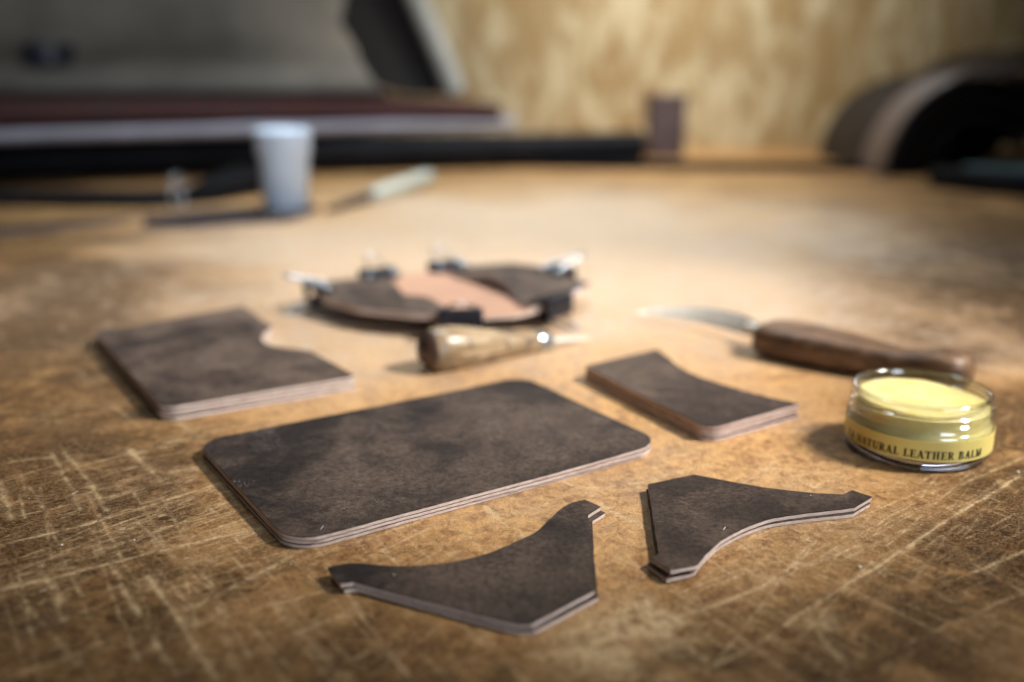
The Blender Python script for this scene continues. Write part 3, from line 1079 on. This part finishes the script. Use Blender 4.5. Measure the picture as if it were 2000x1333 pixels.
# ------------------------------------------------------------------ white pot with lid
M['white_plastic'] = simple('white_plastic', (0.66, 0.77, 0.92), .35, var=.04, scale=30)
M['scrap'] = leather('scrap_leather', (0.028, 0.021, 0.020), (0.055, 0.042, 0.039), (.2, .18, .17), .75, spec=.12)
M['black_leather'] = leather('black_leather', (0.005, 0.005, 0.0065), (0.011, 0.011, 0.014), (.04, .04, .05), .62, spec=.15)
BK = [M['black_leather'], M['black_leather'], M['black_leather']]
SCR_M = [M['scrap'], M['edge_red'], M['flesh']]
o = sheet('leather_scrap', [(-325, 880), (-285, 925), (-205, 985), (-178, 930), (-192, 850), (-230, 838), (-262, 815), (-305, 818)], .02, 1.6, SCR_M, seed=70, grid=14)
tag(o, 'flat purplish brown leather offcut under the white pot', 'leather scrap')
pot = empty('white_pot', (-.2105, .930, .0017))
tag(pot, 'tapered white plastic pot with a lid standing before the black roll', 'pot')
v, f = lathe([(0, .001), (.0185, .001), (.0195, 0), (.0205, .0012), (.0228, .050), (.0230, .0515), (0, .0515)], 56)
mesh_obj('body', v, f, M['white_plastic'], parent=pot, smooth=40)
v, f = lathe([(.0231, .0500), (.0246, .0500), (.0250, .0510), (.0255, .0700), (.0252, .0720), (.0240, .0730), (.0233, .0723), (0, .0720)], 56)
mesh_obj('lid', v, f, M['white_plastic'], parent=pot, smooth=40)

# black strap with metal rings, left of the pot
o = sheet('black_strap', [(-640, 985), (-478, 955), (-345, 945), (-290, 985), (-236, 1110), (-250, 1165), (-300, 1120), (-345, 1020), (-480, 1010), (-640, 1040)], .02, 9.0, BK, seed=71, grid=25)
tag(o, 'black leather strap curving left of the white pot', 'strap')
o = sheet('black_scrap', [(-318, 985), (-330, 1190), (-292, 1175), (-262, 1075), (-285, 1000)], 9.4, 7.0, BK, seed=75, grid=20)
tag(o, 'thick black leather offcut lying on the black strap', 'leather scrap')
for k, (x, y, z, rx, lb) in enumerate(((-.318, .948, .0098, 75, 'upright small metal ring in front of the black strap'),
                                       (-.342, 1.03, .0144, 70, 'small metal ring standing on the black strap'))):
    path = [Vector((.0085 * math.cos(2 * math.pi * i / 28), .0085 * math.sin(2 * math.pi * i / 28), 0)) for i in range(28)]
    v, f = tube(path, .0014, 8, closed=True)
    o = mesh_obj('metal_ring', v, f, M['chrome'], loc=(x, y, z), rot=(R(rx), 0, R(70)), smooth=True)
    tag(o, lb, 'ring', 'metal rings by the black strap')
o = sheet('leather_strip', [(-470, 790), (-395, 850), (-325, 872), (-340, 838), (-420, 778), (-480, 738)], .02, 1.4, SCR_M, seed=72, grid=16)
tag(o, 'narrow dark leather strip at the left picture edge below the black strap', 'leather scrap')

# pale handled knife
H0, H1 = Vector((-.1705, .9085, .003)), Vector((-.0925, 1.140, .0085))
hd = H1 - H0
kn2 = empty('paring_knife', H0)
kn2.rotation_euler = hd.to_track_quat('X', 'Z').to_euler()
tag(kn2, 'knife with pale green handle lying right of the white pot', 'knife')
HL = hd.length
M['pale_handle'] = simple('pale_green_plastic', (0.58, 0.59, 0.49), .4, var=.06)
v, f = xlathe([(HL * .40, .0), (HL * .40, .0055), (HL * .42, .0075), (HL * .6, .0085), (HL * .8, .0080), (HL * .95, .0092), (HL * .99, .0070), (HL, .0)], 24)
mesh_obj('handle', v, f, M['pale_handle'], parent=kn2, smooth=50)
v, f = xlathe([(HL * .34, .0), (HL * .34, .0042), (HL * .36, .0050), (HL * .405, .0054), (HL * .405, 0)], 20)
mesh_obj('collar', v, f, M['chrome'], parent=kn2, smooth=40)
v, f = xlathe([(0, 0), (.002, .0016), (.02, .0032), (.05, .0042), (HL * .35, .0046), (HL * .352, 0)], 16)
M['dark_steel'] = simple('dark_steel', (0.03, 0.027, 0.027), .5, .3, var=.2)
mesh_obj('blade', v, f, M['dark_steel'], parent=kn2)

# ------------------------------------------------------------------ leather rolls and sheets at the back
def roll(name, a, b, rad, mat, turns=4.0, squash=.92, seed=0, th=.0022):
    """a rolled hide: spiral cross-section swept along a slightly uneven axis from a to b"""
    a, b = Vector(a), Vector(b)
    d = (b - a)
    L = d.length
    rings = []
    ns = 26
    npt = int(turns * 26)
    for i in range(ns + 1):
        t = i / ns
        ring = []
        for side in (1, 0):
            rng = range(npt + 1) if side else range(npt, -1, -1)
            for k in rng:
                u = k / npt
                q = 2 * math.pi * turns * u
                r = rad * (.18 + .82 * u) - (0 if side else th)
                wob = 1 + .05 * mnoise.noise(Vector((t * 5, q * .35, seed)))
                y, z = r * math.cos(q) * wob, r * math.sin(q) * wob * squash
                ring.append(Vector((t * L + .004 * mnoise.noise(Vector((q, 3, seed))) * (i in (0, ns)), y, z)))
        rings.append(ring)
    v, f = loft(rings, cap=False)
    s = len(rings[0])
    for base in (0, ns * s):
        for k in range(npt):
            f.append((base + k, base + k + 1, base + s - 2 - k, base + s - 1 - k))
    o = mesh_obj(name, v, f, mat, loc=a, smooth=50)
    o.rotation_euler = d.to_track_quat('X', 'Z').to_euler()
    return o


o = roll('leather_roll', (-.78, 1.135, .0245), (.175, 1.385, .0245), .026, M['black_leather'], 4, .93, 1)
tag(o, 'long roll of black leather lying across the back of the bench', 'leather roll')
M['black_thin'] = M['black_leather']
o = sheet('black_leather_strip', [(-70, 1342), (60, 1318), (250, 1300), (430, 1288), (500, 1262), (515, 1290), (440, 1318), (255, 1335), (120, 1372)], .02, 9.0, BK, seed=73, grid=25)
tag(o, 'narrow black leather strip lying along the wall right of the black roll', 'leather strip')

M['pale_leather'] = simple('pale_lilac_leather', (0.34, 0.32, 0.37), .45, var=.12, scale=25)
M['red_leather'] = simple('oxblood_leather', (0.062, 0.016, 0.013), .75, var=.25, scale=30)
M['grey_hide'] = simple('grey_beige_hide', (0.36, 0.32, 0.265), .75, var=.18, scale=9)
M['grey_pale'] = simple('pale_grey_felt', (0.42, 0.43, 0.40), .7, var=.1, scale=20)
M['dark_brown'] = simple('dark_brown_hide', (0.015, 0.011, 0.010), .7, var=.3, scale=14)


def folded(name, x0, x1, yl0, yl1, yback, z0, z1, mat, seed=0, left=1.0):
    """a hide folded over on itself: rounded fold to the front, several layers thick, slightly wavy"""
    rings = []
    for i in range(41):
        t = i / 40
        x = x0 + (x1 - x0) * t
        y = yl0 + (yl1 - yl0) * t + .008 * mnoise.noise(Vector((t * 5, seed, 0)))
        taper = (1 - .6 * max(0, (t - .70) / .30) ** 1.4) * (left + (1 - left) * min(1, t / .8))
        hh = (z1 - z0) / 2 * taper
        ring = []
        for k in range(9):
            q = math.pi / 2 + math.pi * k / 8
            ring.append(Vector((x, y + hh * math.cos(q) * 1.1, z0 + hh + hh * math.sin(q) + (.0015 * mnoise.noise(Vector((t * 9, k * .3, seed))) if k < 7 else 0))))
        ring.append(Vector((x, yback, z0)))
        ring.append(Vector((x, yback, z0 + 2 * hh)))
        rings.append(ring)
    v, f = loft(rings)
    return mesh_obj(name, v, f, mat, smooth=50)


o = folded('folded_pale_leather', -.80, .005, .985, 1.375, 1.62, .0495, .0630, M['pale_leather'], 1)
tag(o, 'pale lilac folded leather sheet resting on the black roll', 'leather sheet')
o = folded('folded_red_leather', -.80, -.015, 1.00, 1.40, 1.615, .0645, .0860, M['red_leather'], 2, 1.55)
tag(o, 'oxblood red folded leather sheet lying on the pale one', 'leather sheet')

# big grey hide heaped on the red leather and hung up behind
prof = [(1.46, .0885), (1.405, .0890), (1.375, .0985), (1.372, .114), (1.385, .130), (1.42, .142), (1.47, .155), (1.515, .19), (1.535, .25), (1.55, .34), (1.565, .46), (1.57, .60)]
rings = []
for i in range(37):
    t = i / 36
    ring = []
    for k, (y, z) in enumerate(prof):
        xr = -.165 - .085 * min(1, max(0, (z - .0885) / .10)) + .06 * max(0, (z - .19) / .3)
        x = -.95 + (xr + .95) * t
        fold = .010 * mnoise.noise(Vector((x * 7 + z * 5, z * 3, 4))) + .014 * math.exp(-((x + .42 + (z - .2) * .9) / .035) ** 2) * (1 if z > .15 else .2)
        ring.append(Vector((x, y - fold, z + (.004 * mnoise.noise(Vector((x * 9, 2, 8))) if k > 2 else 0))))
    rings.append(ring)
nn = len(prof)
v = [q for r_ in rings for q in r_] + [q + Vector((0, .004, -.0001)) for r_ in rings for q in r_]
f = []
half = len(rings) * nn
for i in range(len(rings) - 1):
    for k in range(nn - 1):
        a = i * nn + k
        f.append((a, a + 1, a + nn + 1, a + nn))
        f.append((a + half, a + nn + half, a + nn + 1 + half, a + 1 + half))
for k in range(nn - 1):
    for b0 in (0, (len(rings) - 1) * nn):
        f.append((b0 + k, b0 + k + half, b0 + k + 1 + half, b0 + k + 1))
o = mesh_obj('grey_hide', v, f, M['grey_hide'], smooth=60)
tag(o, 'big grey beige hide heaped on the red leather and hung against the wall', 'leather hide')

# dark hide leaning to the right of it and the pale roll that leans against that
pts = [(-.262, .118), (-.150, .089), (-.092, .089), (-.205, .36), (-.265, .36)]
rings = [[Vector((x, 1.515 + (z - .089) * .22, z)) for x, z in pts], [Vector((x + .003, 1.535 + (z - .089) * .22, z + .001)) for x, z in pts]]
v, f = loft(rings)
o = mesh_obj('dark_hide', v, f, M['dark_brown'])
tag(o, 'dark brown leather piece leaning beside the grey hide', 'leather hide')
o = roll('felt_roll', (-.080, 1.50, .092), (-.262, 1.555, .52), .019, M['grey_pale'], 3, 1.0, 4)
tag(o, 'pale grey roll leaning diagonally against the strand board wall', 'roll')

# small dark tin on the grey hide
t = empty('small_tin', (-.62, 1.385, .1335))
tag(t, 'small dark blue tin standing on the grey hide', 'tin')
M['tin'] = simple('dark_blue_tin', (0.05, 0.055, 0.075), .35, var=.2)
v, f = lathe([(0, 0), (.030, 0), (.032, .002), (.032, .016), (0, .016)], 40)
mesh_obj('body', v, f, M['tin'], parent=t, smooth=40)
v, f = lathe([(.0325, .0150), (.0335, .0150), (.0335, .024), (.0315, .0262), (0, .0265)], 40)
mesh_obj('lid', v, f, M['tin'], parent=t, smooth=40)

# small dark block at the end of the roll
M['plum'] = simple('plum_brown', (0.085, 0.055, 0.055), .6, var=.2, scale=30)
b = empty('small_box', (.226, 1.50, 0))
b.rotation_euler = (0, 0, R(6))
tag(b, 'small plum brown box standing behind the end of the black roll', 'box')
sl = slab('box_body', fillet([(-26, -18), (26, -18), (26, 18), (-26, 18)], 3, 3), 0, 76, M['plum'], 1.2, parent=b, loc=(0, 0, 0))
sl = slab('box_lid', fillet([(-27, -19), (27, -19), (27, 19), (-27, 19)], 3, 3), 76.2, 90, M['plum'], 1.2, parent=b, loc=(0, 0, 0))

# arched hides on the right
M['brown_gloss'] = simple('glossy_brown_leather', (0.135, 0.105, 0.105), .38, var=.25, scale=25)


def arch(name, cx, y0, y1, r, th, mat, lab, a0=-4, a1=150, zsq=1.0):
    rings = []
    for i in range(15):
        t = i / 14
        y = y0 + (y1 - y0) * t
        ring = []
        A = [R(180 - (a0 + (a1 - a0) * k / 40)) for k in range(41)]
        for rr_, seq in ((r, A), (r - th, A[::-1])):
            for q in seq:
                wob = 1 + .02 * mnoise.noise(Vector((t * 3, q * 1.5, r * 40)))
                ring.append(Vector((cx + rr_ * wob * math.cos(q), y + .006 * mnoise.noise(Vector((q * 2, 1, r * 9))), max(.0006 if rr_ == r else .001, rr_ * wob * math.sin(q) * zsq))))
        rings.append(ring)
    v, f = loft(rings)
    f = f[:-2]
    s = len(rings[0])
    h = 41
    for base in (0, 14 * s):
        for k in range(h - 1):
            f.append((base + k, base + k + 1, base + s - 2 - k, base + s - 1 - k))
    o = mesh_obj(name, v, f, mat, smooth=50)
    return tag(o, lab, 'leather hide', 'arched hides at the back right')


arch('arched_hide', .575, 1.215, 1.29, .128, .004, M['brown_gloss'], 'glossy brown hide bent into an arch on the bench, at the right edge')
for r_, y_, lb in ((.116, 1.235, 'outer of the dark layers nested inside the glossy arched hide'), (.094, 1.245, 'middle of the dark layers nested inside the glossy arched hide'),
                   (.072, 1.25, 'inner of the dark layers nested inside the glossy arched hide')):
    arch('arched_hide', .578, y_, 1.52, r_, .006, M['dark_brown'], lb)
arch('arched_hide', .705, 1.30, 1.55, .155, .005, M['dark_brown'], 'dull dark hide bent over behind the glossy brown arched hide', zsq=.98)
o = roll('leather_roll', (.580, 1.30, .0635), (.600, 1.60, .0635), .062, M['black_leather'], 4, 1, 6)
tag(o, 'short black leather roll stuck inside the brown arched hide', 'leather roll')
o = slab('folded_black_leather', fillet([(452, 1125), (520, 1035), (760, 985), (820, 1080), (600, 1150)], 14, 5), .3, 21, M['black_leather'], 6)
tag(o, 'thick folded black leather at the right edge in front of the arched hide', 'leather sheet')
M['teal'] = simple('teal_sheet', (0.10, 0.155, 0.165), .35, var=.1, scale=20)
o = slab('teal_sheet', fillet([(490, 1118), (540, 1052), (760, 1003), (812, 1078), (610, 1135)], 10, 4), 21.2, 24.5, M['teal'], .8)
tag(o, 'teal sheet lying on the folded black leather at the right edge', 'sheet')

# ------------------------------------------------------------------ dust, crumbs and fibres
v, f = [], []
rd = random.Random(3)


def crumb(x, y, z, r):
    b0 = len(v)
    for dx, dy, dz in ((1, 0, 0), (-1, 0, 0), (0, 1, 0), (0, -1, 0), (0, 0, 1), (0, 0, -1)):
        s = r * rd.uniform(.6, 1.2)
        v.append((x + dx * s, y + dy * s, z + r * .7 + dz * s * .7))
    for a, b, c in ((0, 2, 4), (2, 1, 4), (1, 3, 4), (3, 0, 4), (2, 0, 5), (1, 2, 5), (3, 1, 5), (0, 3, 5)):
        f.append((b0 + a, b0 + b, b0 + c))


def lint(x, y, z, ln, a, r=.00006):
    b0 = len(v)
    bend = rd.uniform(-.3, .3)
    P = [Vector((x + math.cos(a + bend * (k - 1)) * ln * (k / 2 - .5), y + math.sin(a + bend * (k - 1)) * ln * (k / 2 - .5), z + r + rd.uniform(0, .0001))) for k in range(3)]
    tv, tf = tube(P, r, 4)
    v.extend(tv)
    f.extend(tuple(q + b0 for q in ff) for ff in tf)


for x, y, r in ((-126.4, 254.4, .55), (-107.2, 257.5, .45), (93.3, 241.6, .62), (167.6, 306.2, .8)):
    crumb(x / 1000, y / 1000, 0, r / 1000)
for k in range(150):
    crumb(rd.uniform(-.16, .16), rd.uniform(.2, .36), 0, rd.uniform(.00008, .0002))
lint(.0605, .2590, .0031, .0022, 1.1, .00009)
lint(-.0535, .2560, .0048, .0024, 1.4)
crumb(.0915, .2815, .0031, .00025)
crumb(-.0305, .2320, .0031, .0003)
for k in range(14):
    lint(rd.uniform(-.15, .15), rd.uniform(.21, .32), .0, rd.uniform(.001, .003), rd.uniform(0, 3.1))
M['dust'] = simple('pale_dust', (0.74, 0.71, 0.66), .8, var=.1)
o = mesh_obj('dust', v, f, M['dust'])
tag(o, 'pale crumbs and lint scattered over the bench top', 'dust', kind='stuff')
